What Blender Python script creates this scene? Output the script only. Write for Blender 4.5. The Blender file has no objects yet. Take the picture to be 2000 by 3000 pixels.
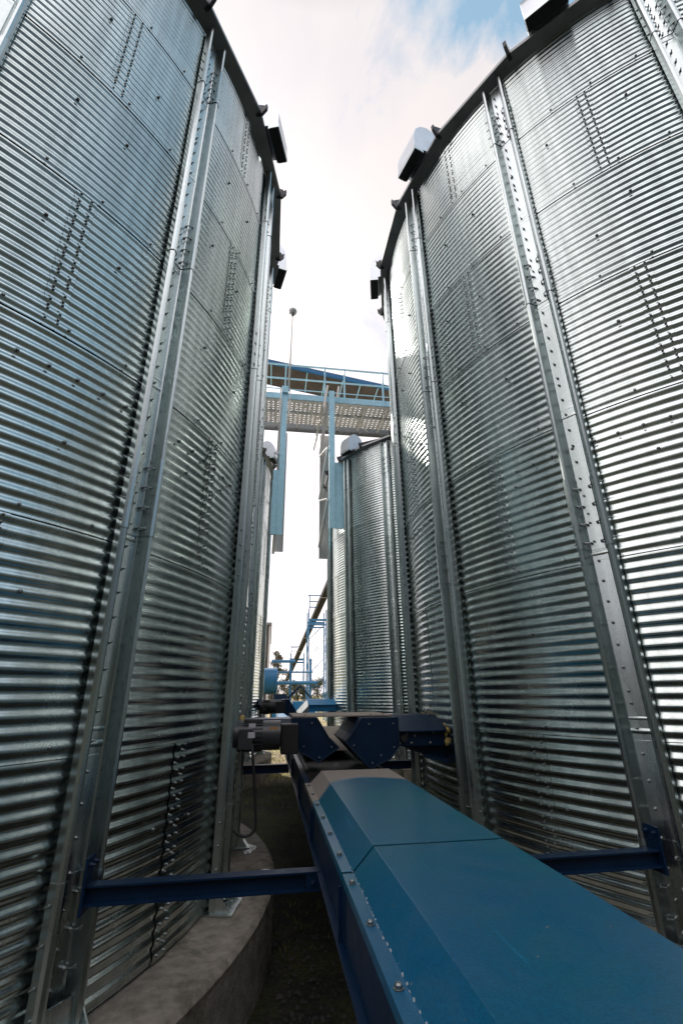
import bpy, math, random
from mathutils import Matrix, Vector
random.seed(7)
R_ = math.radians
sc = bpy.context.scene
COL = sc.collection
pi = math.pi

# ------------------------------------------------------------------ camera
cam = bpy.data.cameras.new('camera'); co = bpy.data.objects.new('camera', cam); COL.objects.link(co)
cam.sensor_fit = 'VERTICAL'; cam.sensor_height = 36; cam.sensor_width = 24; cam.lens = 16.05
cam.clip_start = 0.02; cam.clip_end = 3000
# rows are world axes; columns: right, up, back
co.matrix_world = Matrix(((0.98921, -0.0448, -0.13951, 0), (-0.14617, -0.36837, -0.91812, 0), (-0.01026, 0.9286, -0.37094, 0), (0, 0, 0, 1)))
sc.camera = co
sc.render.resolution_x = 682; sc.render.resolution_y = 1024

# ------------------------------------------------------------------ light
SUN_AZ = -25.0     # degrees, left of the corridor direction (+Y)
SUN_EL = 37.0
sc.view_settings.view_transform = 'Standard'; sc.view_settings.look = 'None'
sc.view_settings.exposure = 0.12; sc.view_settings.gamma = 1.0
sdir = Vector((math.sin(R_(SUN_AZ)) * math.cos(R_(SUN_EL)), math.cos(R_(SUN_AZ)) * math.cos(R_(SUN_EL)), math.sin(R_(SUN_EL))))
w = bpy.data.worlds.new("World"); sc.world = w; w.use_nodes = True
nt = w.node_tree; N = nt.nodes; L = nt.links; N.clear()
out = N.new('ShaderNodeOutputWorld'); bg = N.new('ShaderNodeBackground'); bg.inputs[1].default_value = 0.10
sky = N.new('ShaderNodeTexSky'); sky.sky_type = 'NISHITA'; sky.sun_disc = False
sky.sun_elevation = R_(SUN_EL); sky.sun_rotation = R_(SUN_AZ); sky.air_density = 1.0; sky.dust_density = 1.0
tc = N.new('ShaderNodeTexCoord'); mp = N.new('ShaderNodeMapping'); mp.inputs['Scale'].default_value = (1.6, 0.55, 1.6)
mp.inputs['Rotation'].default_value = (0.3, 0.2, 0.5)
L.new(tc.outputs['Generated'], mp.inputs[0])
nz = N.new('ShaderNodeTexNoise'); nz.inputs['Scale'].default_value = 4.2; nz.inputs['Detail'].default_value = 9; nz.inputs['Roughness'].default_value = 0.62
nz.inputs['Distortion'].default_value = 0.6
L.new(mp.outputs[0], nz.inputs['Vector'])
def dotn(v):
    n = N.new('ShaderNodeVectorMath'); n.operation = 'DOT_PRODUCT'; n.inputs[1].default_value = v; L.new(tc.outputs['Generated'], n.inputs[0]); return n.outputs['Value']
def wm(op, a, b, clamp=False):
    n = N.new('ShaderNodeMath'); n.operation = op; n.use_clamp = clamp
    for i, q in enumerate((a, b)):
        if isinstance(q, (int, float)): n.inputs[i].default_value = q
        else: L.new(q, n.inputs[i])
    return n.outputs[0]
el0 = dotn((0, 0, 1))
# a break in the clouds high on the right
gap = wm('MULTIPLY', wm('SUBTRACT', dotn((0.36, 0.0, 0.933)), 0.915), 13.0, True)
gap2 = wm('MULTIPLY', wm('SUBTRACT', dotn((0.72, -0.35, 0.60)), 0.75), 1.3, True)
gap = wm('MAXIMUM', gap, gap2)
cl = wm('ADD', nz.outputs['Fac'], wm('ADD', wm('MULTIPLY', gap, -0.70), wm('MULTIPLY', wm('MAXIMUM', wm('SUBTRACT', el0, 0.80), 0.0), -0.45)))
cr = N.new('ShaderNodeValToRGB'); cr.color_ramp.elements[0].position = 0.16; cr.color_ramp.elements[1].position = 0.40
L.new(cl, cr.inputs[0])
cc = N.new('ShaderNodeMixRGB'); cc.inputs[1].default_value = (7.5, 7.0, 7.7, 1); cc.inputs[2].default_value = (8.6, 8.05, 7.95, 1)
glow = wm('POWER', wm('MAXIMUM', dotn(tuple(sdir)), 0.0), 14.0)
cb = N.new('ShaderNodeMixRGB'); cb.blend_type = 'ADD'; cb.inputs[2].default_value = (9, 8.6, 8.0, 1)
# cloud is brighter toward the horizon ahead, and added brightness in the unseen sides and back lights the walls
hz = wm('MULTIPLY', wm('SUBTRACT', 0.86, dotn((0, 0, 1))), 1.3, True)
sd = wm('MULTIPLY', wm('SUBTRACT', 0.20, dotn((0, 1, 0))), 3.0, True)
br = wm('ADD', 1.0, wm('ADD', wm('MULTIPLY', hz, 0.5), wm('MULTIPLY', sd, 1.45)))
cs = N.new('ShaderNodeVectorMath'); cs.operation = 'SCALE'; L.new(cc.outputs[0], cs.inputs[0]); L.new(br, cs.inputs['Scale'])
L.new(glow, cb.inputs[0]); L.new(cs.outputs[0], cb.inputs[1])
nz2 = N.new('ShaderNodeTexNoise'); nz2.inputs['Scale'].default_value = 2.1; nz2.inputs['Detail'].default_value = 5; L.new(mp.outputs[0], nz2.inputs['Vector'])
rr2 = N.new('ShaderNodeMapRange'); rr2.inputs[1].default_value = 0.38; rr2.inputs[2].default_value = 0.58; L.new(nz2.outputs['Fac'], rr2.inputs[0]); L.new(rr2.outputs[0], cc.inputs[0])
# added darkness low in the unseen sky behind, fading upward, dims wall reflections
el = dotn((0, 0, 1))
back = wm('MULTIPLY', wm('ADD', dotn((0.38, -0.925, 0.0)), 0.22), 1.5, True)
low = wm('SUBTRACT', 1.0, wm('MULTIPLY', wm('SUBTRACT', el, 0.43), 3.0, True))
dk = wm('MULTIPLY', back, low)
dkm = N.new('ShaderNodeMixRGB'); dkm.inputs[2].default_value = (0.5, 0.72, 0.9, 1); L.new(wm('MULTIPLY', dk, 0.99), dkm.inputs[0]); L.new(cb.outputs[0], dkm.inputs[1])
mx = N.new('ShaderNodeMixRGB')
bl = N.new('ShaderNodeMixRGB'); bl.blend_type = 'ADD'; bl.inputs[0].default_value = 1; bl.inputs[2].default_value = (2.0, 3.3, 3.9, 1)
L.new(sky.outputs[0], bl.inputs[1])
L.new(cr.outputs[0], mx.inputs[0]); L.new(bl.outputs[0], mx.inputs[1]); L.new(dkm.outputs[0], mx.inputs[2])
zn = wm('SUBTRACT', 1.0, wm('MULTIPLY', wm('MULTIPLY', wm('SUBTRACT', el0, 0.935), 16.0, True), 0.72))  # added dimming of the sky overhead, darkens the lower walls
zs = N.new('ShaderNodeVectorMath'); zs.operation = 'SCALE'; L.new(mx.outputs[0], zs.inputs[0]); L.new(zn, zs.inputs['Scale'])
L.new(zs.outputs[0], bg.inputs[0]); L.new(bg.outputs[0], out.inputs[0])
sun = bpy.data.lights.new('sun', 'SUN'); sun.energy = 4.2; sun.angle = R_(0.6); sun.color = (1.0, 0.95, 0.87)
so = bpy.data.objects.new('sun', sun); COL.objects.link(so)
so.rotation_euler = sdir.to_track_quat('Z', 'Y').to_euler()

# ------------------------------------------------------------------ materials
def lin(c): return tuple(c) + (1,)
def mat(name, col, rough=0.5, metal=0.0, noise=None, bump=None, rvar=0.0, spec=0.5, extra=None, coat=0.0):
    """noise=(scale, amount, [stretch]); bump=(scale, strength, distance)"""
    m = bpy.data.materials.new(name); m.use_nodes = True
    n = m.node_tree.nodes; l = m.node_tree.links; b = n['Principled BSDF']
    b.inputs['Base Color'].default_value = lin(col); b.inputs['Roughness'].default_value = rough; b.inputs['Metallic'].default_value = metal
    b.inputs['Specular IOR Level'].default_value = spec; b.inputs['Coat Weight'].default_value = coat
    t = n.new('ShaderNodeTexCoord')
    cur = None
    if noise:
        mpn = n.new('ShaderNodeMapping'); l.new(t.outputs['Object'], mpn.inputs[0])
        if len(noise) > 2: mpn.inputs['Scale'].default_value = noise[2]
        q = n.new('ShaderNodeTexNoise'); q.inputs['Scale'].default_value = noise[0]; q.inputs['Detail'].default_value = 8; q.inputs['Roughness'].default_value = 0.65
        l.new(mpn.outputs[0], q.inputs['Vector'])
        r = n.new('ShaderNodeMapRange'); r.inputs[1].default_value = 0.3; r.inputs[2].default_value = 0.7
        r.inputs[3].default_value = 1 - noise[1]; r.inputs[4].default_value = 1 + noise[1]; l.new(q.outputs['Fac'], r.inputs[0])
        v = n.new('ShaderNodeVectorMath'); v.operation = 'SCALE'; v.inputs[0].default_value = col; l.new(r.outputs[0], v.inputs['Scale'])
        l.new(v.outputs[0], b.inputs['Base Color']); cur = v.outputs[0]
        if rvar:
            r2 = n.new('ShaderNodeMapRange'); r2.inputs[1].default_value = 0.3; r2.inputs[2].default_value = 0.7
            r2.inputs[3].default_value = rough - rvar; r2.inputs[4].default_value = rough + rvar; l.new(q.outputs['Fac'], r2.inputs[0]); l.new(r2.outputs[0], b.inputs['Roughness'])
    if bump:
        q = n.new('ShaderNodeTexNoise'); q.inputs['Scale'].default_value = bump[0]; q.inputs['Detail'].default_value = 4
        l.new(t.outputs['Object'], q.inputs['Vector'])
        bp = n.new('ShaderNodeBump'); bp.inputs['Strength'].default_value = bump[1]; bp.inputs['Distance'].default_value = bump[2]
        l.new(q.outputs['Fac'], bp.inputs['Height']); l.new(bp.outputs[0], b.inputs['Normal'])
    if extra: extra(n, l, b, t, cur)
    return m

def streaks(n, l, b, t, cur, sheets=False):
    # zinc spangle + faint vertical weather streaks, and a slow waviness of the sheets
    vo = n.new('ShaderNodeTexVoronoi'); vo.inputs['Scale'].default_value = 55; l.new(t.outputs['Object'], vo.inputs['Vector'])
    mr = n.new('ShaderNodeMapRange'); mr.inputs[3].default_value = 0.93; mr.inputs[4].default_value = 1.05; l.new(vo.outputs['Color'], mr.inputs[0])
    mp2 = n.new('ShaderNodeMapping'); mp2.inputs['Scale'].default_value = (9, 9, 0.35); l.new(t.outputs['Object'], mp2.inputs[0])
    q = n.new('ShaderNodeTexNoise'); q.inputs['Scale'].default_value = 1.6; q.inputs['Detail'].default_value = 6; l.new(mp2.outputs[0], q.inputs['Vector'])
    ms = n.new('ShaderNodeMapRange'); ms.inputs[1].default_value = 0.35; ms.inputs[2].default_value = 0.75; ms.inputs[3].default_value = 1.05; ms.inputs[4].default_value = 0.80
    l.new(q.outputs['Fac'], ms.inputs[0])
    mu = n.new('ShaderNodeMath'); mu.operation = 'MULTIPLY'; l.new(mr.outputs[0], mu.inputs[0]); l.new(ms.outputs[0], mu.inputs[1])
    if sheets:
        # every rolled sheet has its own tone: cell = (ring, 45 degree sheet, staggered by half a sheet)
        def mm(op, a, c=None):
            k = n.new('ShaderNodeMath'); k.operation = op
            for i, q in enumerate((a, c)):
                if q is None: continue
                if isinstance(q, (int, float)): k.inputs[i].default_value = q
                else: l.new(q, k.inputs[i])
            return k.outputs[0]
        se = n.new('ShaderNodeSeparateXYZ'); l.new(t.outputs['Object'], se.inputs[0])
        ring = mm('FLOOR', mm('DIVIDE', mm('SUBTRACT', se.outputs[2], 0.46), 1.13))
        ang = mm('DIVIDE', mm('ADD', mm('ARCTAN2', se.outputs[1], se.outputs[0]), 0.789), math.pi / 4)
        cell = mm('FLOOR', mm('ADD', ang, mm('MULTIPLY', mm('MODULO', mm('ADD', ring, 1.0), 2.0), 0.5)))
        cb_ = n.new('ShaderNodeCombineXYZ'); l.new(ring, cb_.inputs[0]); l.new(cell, cb_.inputs[1])
        wn = n.new('ShaderNodeTexWhiteNoise'); wn.noise_dimensions = '3D'; l.new(cb_.outputs[0], wn.inputs['Vector'])
        mw = n.new('ShaderNodeMapRange'); mw.inputs[3].default_value = 0.90; mw.inputs[4].default_value = 1.07; l.new(wn.outputs['Value'], mw.inputs[0])
        mu2 = n.new('ShaderNodeMath'); mu2.operation = 'MULTIPLY'; l.new(mu.outputs[0], mu2.inputs[0]); l.new(mw.outputs[0], mu2.inputs[1]); mu = mu2
        # scattered dull patches
        qd = n.new('ShaderNodeTexNoise'); qd.inputs['Scale'].default_value = 2.6; qd.inputs['Detail'].default_value = 9; qd.inputs['Roughness'].default_value = 0.75; l.new(t.outputs['Object'], qd.inputs['Vector'])
        rd = n.new('ShaderNodeMapRange'); rd.inputs[1].default_value = 0.5; rd.inputs[2].default_value = 0.75; rd.inputs[3].default_value = 0.20; rd.inputs[4].default_value = 0.36; l.new(qd.outputs['Fac'], rd.inputs[0]); l.new(rd.outputs[0], b.inputs['Roughness'])
    v = n.new('ShaderNodeVectorMath'); v.operation = 'SCALE'; l.new(cur, v.inputs[0]); l.new(mu.outputs[0], v.inputs['Scale'])
    l.new(v.outputs[0], b.inputs['Base Color'])
M = {}
M['galv'] = mat('galvanised_sheet', (0.60, 0.665, 0.645), 0.24, 1.0, (1.3, 0.08), None, 0.05, extra=lambda *a: streaks(*a, sheets=True))
M['galv2'] = mat('galvanised_section', (0.53, 0.59, 0.585), 0.28, 1.0, (6, 0.12, (1, 1, 0.15)), None, 0.07, extra=streaks)
M['ventsheet'] = mat('bright_vent_sheet', (0.60, 0.64, 0.68), 0.34, 0.85, (5, 0.1))
M['bolt'] = mat('zinc_bolt', (0.27, 0.29, 0.285), 0.42, 1.0)
M['galvdull'] = mat('weathered_zinc', (0.30, 0.31, 0.31), 0.5, 0.8, (5, 0.2), rvar=0.1)
M['rib'] = mat('dark_gap', (0.012, 0.013, 0.013), 0.7)
M['truss'] = mat('pale_galvanised', (0.78, 0.75, 0.69), 0.5, 0.1, (4, 0.12))
def stains(n, l, b, t, cur):
    q = n.new('ShaderNodeTexNoise'); q.inputs['Scale'].default_value = 2.2; q.inputs['Detail'].default_value = 10; q.inputs['Roughness'].default_value = 0.72; q.inputs['Distortion'].default_value = .5; l.new(t.outputs['Object'], q.inputs['Vector'])
    r = n.new('ShaderNodeMapRange'); r.inputs[1].default_value = 0.50; r.inputs[2].default_value = 0.66; r.inputs[4].default_value = 0.85; l.new(q.outputs['Fac'], r.inputs[0])
    m = n.new('ShaderNodeMixRGB'); m.inputs[2].default_value = (0.045, 0.048, 0.022, 1); l.new(r.outputs[0], m.inputs[0]); l.new(cur, m.inputs[1])
    l.new(m.outputs[0], b.inputs['Base Color'])
M['concrete'] = mat('concrete', (0.26, 0.23, 0.19), 0.85, 0, (12, 0.4), (55, 0.7, 0.012), extra=stains)
M['blue_dark'] = mat('blue_beam_paint', (0.001, 0.014, 0.043), 0.42, 0.0, (8, 0.2), rvar=0.08, spec=0.3)
M['blue_sky'] = mat('blue_gantry_paint', (0.42, 0.74, 0.88), 0.4, 0, (6, 0.12))
M['blue_tower'] = mat('blue_tower_paint', (0.06, 0.24, 0.46), 0.5, 0, (6, 0.12))
M['blue_hood'] = mat('blue_hood_paint', (0.006, 0.15, 0.34), 0.4, 0, (5, 0.15))
M['dirtbelly'] = mat('dusty_belly_plate', (0.075, 0.058, 0.045), 0.8, 0.1, (3, 0.35))
M['dustplate'] = mat('dusty_plate', (0.34, 0.295, 0.25), 0.8, 0, (9, 0.25), (60, 0.3, 0.004))
M['black'] = mat('black_rubber', (0.012, 0.012, 0.013), 0.55)
M['motor'] = mat('dark_grey_enamel', (0.045, 0.047, 0.05), 0.35, 0.2, (12, 0.2))
M['steeldark'] = mat('worn_dark_steel', (0.05, 0.05, 0.052), 0.5, 0.6, (10, 0.4))
M['beltdark'] = mat('dark_belt_housing', (0.022, 0.021, 0.02), 0.8, 0, (3, 0.3), spec=0.2)
M['foam'] = mat('yellow_foam', (0.50, 0.36, 0.13), 0.9, 0, (14, 0.35), (30, 0.8, 0.02))
M['white'] = mat('white_sheet', (0.75, 0.74, 0.74), 0.5)
M['brown'] = mat('shaded_cladding', (0.085, 0.065, 0.055), 0.7, 0, (4, 0.3, (6, 6, 0.3)))  # shade on the shed front, put into the colour
M['label'] = mat('pale_label', (0.50, 0.50, 0.52), 0.5)
M['labelo'] = mat('orange_label', (0.42, 0.20, 0.06), 0.5)
M['bark'] = mat('bark', (0.07, 0.055, 0.04), 0.9)
M['leaf'] = mat('olive_leaf', (0.085, 0.095, 0.035), 0.6, 0, (3, 0.5))
M['leaf2'] = mat('brown_green_leaf', (0.10, 0.085, 0.04), 0.6, 0, (3, 0.5))
M['glass'] = mat('lamp_glass', (0.62, 0.64, 0.64), 0.15, 0.0, spec=0.8)
M['wire'] = mat('steel_wire', (0.35, 0.38, 0.40), 0.5, 0.5)
M['ice'] = mat('wet_patch', (0.10, 0.105, 0.105), 0.12, 0.0, (20, 0.4), (25, 0.8, 0.01), spec=1.0)
M['cloth'] = mat('crumpled_bag', (0.55, 0.56, 0.62), 0.8, 0, (8, 0.3))
M['pink'] = mat('cardboard', (0.55, 0.42, 0.36), 0.8)

def paint_extra(n, l, b, t, cur):
    # greenish / blue drift in the paint, grain dust lying on the far end of each cover
    se = n.new('ShaderNodeSeparateXYZ'); l.new(t.outputs['Object'], se.inputs[0])
    q = n.new('ShaderNodeTexNoise'); q.inputs['Scale'].default_value = 1.1; q.inputs['Detail'].default_value = 5; l.new(t.outputs['Object'], q.inputs['Vector'])
    mxc = n.new('ShaderNodeMixRGB'); mxc.inputs[1].default_value = (0.0003, 0.078, 0.165, 1); mxc.inputs[2].default_value = (0.0003, 0.098, 0.135, 1)
    rr = n.new('ShaderNodeMapRange'); rr.inputs[1].default_value = 0.35; rr.inputs[2].default_value = 0.65; l.new(q.outputs['Fac'], rr.inputs[0]); l.new(rr.outputs[0], mxc.inputs[0])
    # dust edge: y > 3.52 + 0.5*(x-.68)^2 + noise
    xx = n.new('ShaderNodeMath'); xx.operation = 'SUBTRACT'; xx.inputs[1].default_value = 0.68; l.new(se.outputs[0], xx.inputs[0])
    x2 = n.new('ShaderNodeMath'); x2.operation = 'POWER'; x2.inputs[1].default_value = 2; l.new(xx.outputs[0], x2.inputs[0])
    q2 = n.new('ShaderNodeTexNoise'); q2.inputs['Scale'].default_value = 6; q2.inputs['Detail'].default_value = 6; l.new(t.outputs['Object'], q2.inputs['Vector'])
    s1 = n.new('ShaderNodeMath'); s1.operation = 'MULTIPLY_ADD'; s1.inputs[1].default_value = 2.2; s1.inputs[2].default_value = 0.0; l.new(x2.outputs[0], s1.inputs[0])
    s2 = n.new('ShaderNodeMath'); s2.operation = 'ADD'; l.new(se.outputs[1], s2.inputs[0]); l.new(s1.outputs[0], s2.inputs[1])
    s3 = n.new('ShaderNodeMath'); s3.operation = 'MULTIPLY_ADD'; s3.inputs[1].default_value = 0.16; l.new(q2.outputs['Fac'], s3.inputs[0]); l.new(s2.outputs[0], s3.inputs[2])
    d = n.new('ShaderNodeMapRange'); d.inputs[1].default_value = 3.60; d.inputs[2].default_value = 3.68; d.inputs[4].default_value = 0.92; l.new(s3.outputs[0], d.inputs[0])
    # sparse specks of dust and droppings
    vo = n.new('ShaderNodeTexVoronoi'); vo.inputs['Scale'].default_value = 17; l.new(t.outputs['Object'], vo.inputs['Vector'])
    sp = n.new('ShaderNodeMapRange'); sp.inputs[1].default_value = 0.045; sp.inputs[2].default_value = 0.07; sp.inputs[3].default_value = 0.55; sp.inputs[4].default_value = 0; l.new(vo.outputs['Distance'], sp.inputs[0])
    q3 = n.new('ShaderNodeTexNoise'); q3.inputs['Scale'].default_value = 3.3; q3.inputs['Detail'].default_value = 9; q3.inputs['Roughness'].default_value = 0.72; q3.inputs['Distortion'].default_value = 1.2; l.new(t.outputs['Object'], q3.inputs['Vector'])
    fl = n.new('ShaderNodeMapRange'); fl.inputs[1].default_value = 0.42; fl.inputs[2].default_value = 0.78; fl.inputs[4].default_value = 0.08; l.new(q3.outputs['Fac'], fl.inputs[0])
    m0 = n.new('ShaderNodeMath'); m0.operation = 'MAXIMUM'; l.new(fl.outputs[0], m0.inputs[0]); l.new(sp.outputs[0], m0.inputs[1])
    ma = n.new('ShaderNodeMath'); ma.operation = 'MAXIMUM'; l.new(d.outputs[0], ma.inputs[0]); l.new(m0.outputs[0], ma.inputs[1])
    m2 = n.new('ShaderNodeMixRGB'); m2.inputs[2].default_value = (0.25, 0.215, 0.18, 1); l.new(ma.outputs[0], m2.inputs[0]); l.new(mxc.outputs[0], m2.inputs[1])
    qf = n.new('ShaderNodeTexNoise'); qf.inputs['Scale'].default_value = 160; qf.inputs['Detail'].default_value = 3; l.new(t.outputs['Object'], qf.inputs['Vector'])
    rf_ = n.new('ShaderNodeMapRange'); rf_.inputs[1].default_value = 0.3; rf_.inputs[2].default_value = 0.7; rf_.inputs[3].default_value = 0.8; rf_.inputs[4].default_value = 1.2; l.new(qf.outputs['Fac'], rf_.inputs[0])
    # long fine scuffs along the sheet
    ms_ = n.new('ShaderNodeMapping'); ms_.inputs['Scale'].default_value = (30, 1.2, 30); ms_.inputs['Rotation'].default_value = (0, 0, 0.25); l.new(t.outputs['Object'], ms_.inputs[0])
    qs = n.new('ShaderNodeTexNoise'); qs.inputs['Scale'].default_value = 2.0; qs.inputs['Detail'].default_value = 2; l.new(ms_.outputs[0], qs.inputs['Vector'])
    rs = n.new('ShaderNodeMapRange'); rs.inputs[1].default_value = 0.70; rs.inputs[2].default_value = 0.74; rs.inputs[3].default_value = 1.0; rs.inputs[4].default_value = 1.5; l.new(qs.outputs['Fac'], rs.inputs[0])
    mf = n.new('ShaderNodeMath'); mf.operation = 'MULTIPLY'; l.new(rf_.outputs[0], mf.inputs[0]); l.new(rs.outputs[0], mf.inputs[1])
    vf = n.new('ShaderNodeVectorMath'); vf.operation = 'SCALE'; l.new(m2.outputs[0], vf.inputs[0]); l.new(mf.outputs[0], vf.inputs['Scale'])
    l.new(vf.outputs[0], b.inputs['Base Color'])
    r = n.new('ShaderNodeMapRange'); r.inputs[3].default_value = 0.30; r.inputs[4].default_value = 0.85; l.new(ma.outputs[0], r.inputs[0]); l.new(r.outputs[0], b.inputs['Roughness'])
M['cover'] = mat('blue_cover_paint', (0.004, 0.085, 0.17), 0.26, 0, (2, 0.1), (140, 0.22, 0.0018), extra=paint_extra, spec=0.27)

def ground_extra(n, l, b, t, cur):
    se = n.new('ShaderNodeSeparateXYZ'); l.new(t.outputs['Object'], se.inputs[0])
    q = n.new('ShaderNodeTexNoise'); q.inputs['Scale'].default_value = 1.3; q.inputs['Detail'].default_value = 9; q.inputs['Roughness'].default_value = 0.7; l.new(t.outputs['Object'], q.inputs['Vector'])
    q2 = n.new('ShaderNodeTexNoise'); q2.inputs['Scale'].default_value = 30; q2.inputs['Detail'].default_value = 6; l.new(t.outputs['Object'], q2.inputs['Vector'])
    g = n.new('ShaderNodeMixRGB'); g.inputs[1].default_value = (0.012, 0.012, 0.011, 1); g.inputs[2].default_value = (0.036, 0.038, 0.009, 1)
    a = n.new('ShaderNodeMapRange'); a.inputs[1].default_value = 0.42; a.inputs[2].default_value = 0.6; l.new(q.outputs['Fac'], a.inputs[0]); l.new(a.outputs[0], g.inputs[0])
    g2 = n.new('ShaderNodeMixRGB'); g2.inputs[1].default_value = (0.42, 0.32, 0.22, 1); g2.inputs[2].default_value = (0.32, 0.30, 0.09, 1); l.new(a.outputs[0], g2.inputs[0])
    f = n.new('ShaderNodeMapRange'); f.inputs[1].default_value = 11.5; f.inputs[2].default_value = 13.0; l.new(se.outputs[1], f.inputs[0])  # farther ground painted paler, sunlight put into its colour
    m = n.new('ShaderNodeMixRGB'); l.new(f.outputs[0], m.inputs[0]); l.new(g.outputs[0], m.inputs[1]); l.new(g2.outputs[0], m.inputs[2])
    s = n.new('ShaderNodeMapRange'); s.inputs[1].default_value = 0.35; s.inputs[2].default_value = 0.65; s.inputs[3].default_value = 0.55; s.inputs[4].default_value = 1.5; l.new(q2.outputs['Fac'], s.inputs[0])
    v = n.new('ShaderNodeVectorMath'); v.operation = 'SCALE'; l.new(m.outputs[0], v.inputs[0]); l.new(s.outputs[0], v.inputs['Scale'])
    l.new(v.outputs[0], b.inputs['Base Color'])
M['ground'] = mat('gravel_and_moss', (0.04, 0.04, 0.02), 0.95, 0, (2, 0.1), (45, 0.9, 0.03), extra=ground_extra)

# ------------------------------------------------------------------ mesh helpers
class MB:
    def __init__(s): s.v = []; s.f = []
    def add(s, v, f):
        b = len(s.v); s.v += [tuple(p) for p in v]; s.f += [tuple(b + i for i in q) for q in f]; return s
    def box(s, x0, x1, y0, y1, z0, z1):
        return s.add([(x0, y0, z0), (x1, y0, z0), (x1, y1, z0), (x0, y1, z0), (x0, y0, z1), (x1, y0, z1), (x1, y1, z1), (x0, y1, z1)],
                     [(0, 3, 2, 1), (4, 5, 6, 7), (0, 1, 5, 4), (1, 2, 6, 5), (2, 3, 7, 6), (3, 0, 4, 7)])
    def bar(s, p, q, wd, ht=None, up=(0, 0, 1)):
        p = Vector(p); q = Vector(q); ht = ht or wd; d = (q - p).normalized(); u = Vector(up)
        if abs(d.dot(u)) > 0.99: u = Vector((0, 1, 0))
        a = d.cross(u).normalized() * wd / 2; b = a.cross(d).normalized() * ht / 2
        c = [p - a - b, p + a - b, p + a + b, p - a + b, q - a - b, q + a - b, q + a + b, q - a + b]
        return s.add(c, [(0, 3, 2, 1), (4, 5, 6, 7), (0, 1, 5, 4), (1, 2, 6, 5), (2, 3, 7, 6), (3, 0, 4, 7)])
    def tube(s, pts, r, n=8, cap=True):
        pts = [Vector(p) for p in pts]; b = len(s.v); rs = r if isinstance(r, (list, tuple)) else [r] * len(pts)
        a = None
        for i, p in enumerate(pts):
            d = (pts[min(i + 1, len(pts) - 1)] - pts[max(i - 1, 0)]).normalized()
            if a is None: a = d.orthogonal().normalized()
            else: a = (a - d * a.dot(d)).normalized()
            c = d.cross(a)
            for k in range(n):
                t = 2 * pi * k / n; s.v.append(tuple(p + (a * math.cos(t) + c * math.sin(t)) * rs[i]))
        for i in range(len(pts) - 1):
            for k in range(n):
                s.f.append((b + i * n + k, b + i * n + (k + 1) % n, b + (i + 1) * n + (k + 1) % n, b + (i + 1) * n + k))
        if cap:
            s.f.append(tuple(b + k for k in range(n))[::-1]); s.f.append(tuple(b + (len(pts) - 1) * n + k for k in range(n)))
        return s
    def prism(s, poly, axis, a, b):
        """poly of 2-D points extruded along axis ('x': poly=(y,z); 'y': poly=(x,z); 'z': poly=(x,y)) from a to b"""
        n = len(poly)
        def P(u, v, w): return {'x': (w, u, v), 'y': (u, w, v), 'z': (u, v, w)}[axis]
        return s.add([P(u, v, a) for u, v in poly] + [P(u, v, b) for u, v in poly],
                     [tuple(range(n)), tuple(range(2 * n - 1, n - 1, -1))] + [(i, (i + 1) % n, n + (i + 1) % n, n + i) for i in range(n)])
    def build(s, name, m, parent=None, smooth=False, bevel=0.0):
        me = bpy.data.meshes.new(name); me.from_pydata(s.v, [], s.f); me.materials.append(m)
        me.update()
        import bmesh
        bm = bmesh.new(); bm.from_mesh(me); bmesh.ops.recalc_face_normals(bm, faces=bm.faces)
        if bevel:
            bmesh.ops.remove_doubles(bm, verts=bm.verts, dist=1e-5)
            es = [e for e in bm.edges if len(e.link_faces) == 2 and e.calc_face_angle(0) > 0.5]
            bmesh.ops.bevel(bm, geom=es, offset=bevel, segments=2, affect='EDGES', profile=0.6)
        bm.to_mesh(me); bm.free()
        if smooth:
            for p in me.polygons: p.use_smooth = True
        if smooth == 'auto':
            me.set_sharp_from_angle(angle=R_(35))
        o = bpy.data.objects.new(name, me); COL.objects.link(o)
        if parent: o.parent = parent
        return o
def tag(o, label, cat, group=None):
    o['label'] = label; o['category'] = cat
    if group: o['group'] = group
    return o
def thing(name, label, cat, loc=(0, 0, 0), rz=0.0, group=None):
    o = bpy.data.objects.new(name, None); COL.objects.link(o); o.location = loc; o.rotation_euler = (0, 0, rz); o.empty_display_size = 0.1
    return tag(o, label, cat, group)
def link_copy(o, parent):
    c = o.copy(); COL.objects.link(c); c.parent = parent; return c
def structure(name, mb, m, smooth=False):
    o = mb.build(name, m, None, smooth); o['kind'] = 'structure'; return o
def bolt_into(mb, p, nrm, r=0.011, h=0.009, stud=0.0, n=6):
    """hex head (domed) at p along nrm, optional stud"""
    p = Vector(p); nrm = Vector(nrm).normalized(); a = nrm.orthogonal().normalized(); c = nrm.cross(a); b = len(mb.v)
    for (rr, hh) in ((r * 1.35, -0.001), (r * 1.35, 0.002), (r, 0.0025), (r, h), (r * 0.55, h * 1.35)):
        for k in range(n):
            t = 2 * pi * k / n; mb.v.append(tuple(p + nrm * hh + (a * math.cos(t) + c * math.sin(t)) * rr))
    for i in range(4):
        for k in range(n): mb.f.append((b + i * n + k, b + i * n + (k + 1) % n, b + (i + 1) * n + (k + 1) % n, b + (i + 1) * n + k))
    mb.f.append(tuple(b + 4 * n + k for k in range(n)))
    if stud: mb.tube([p + nrm * h, p + nrm * (h + stud)], r * 0.5, 6)

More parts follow.
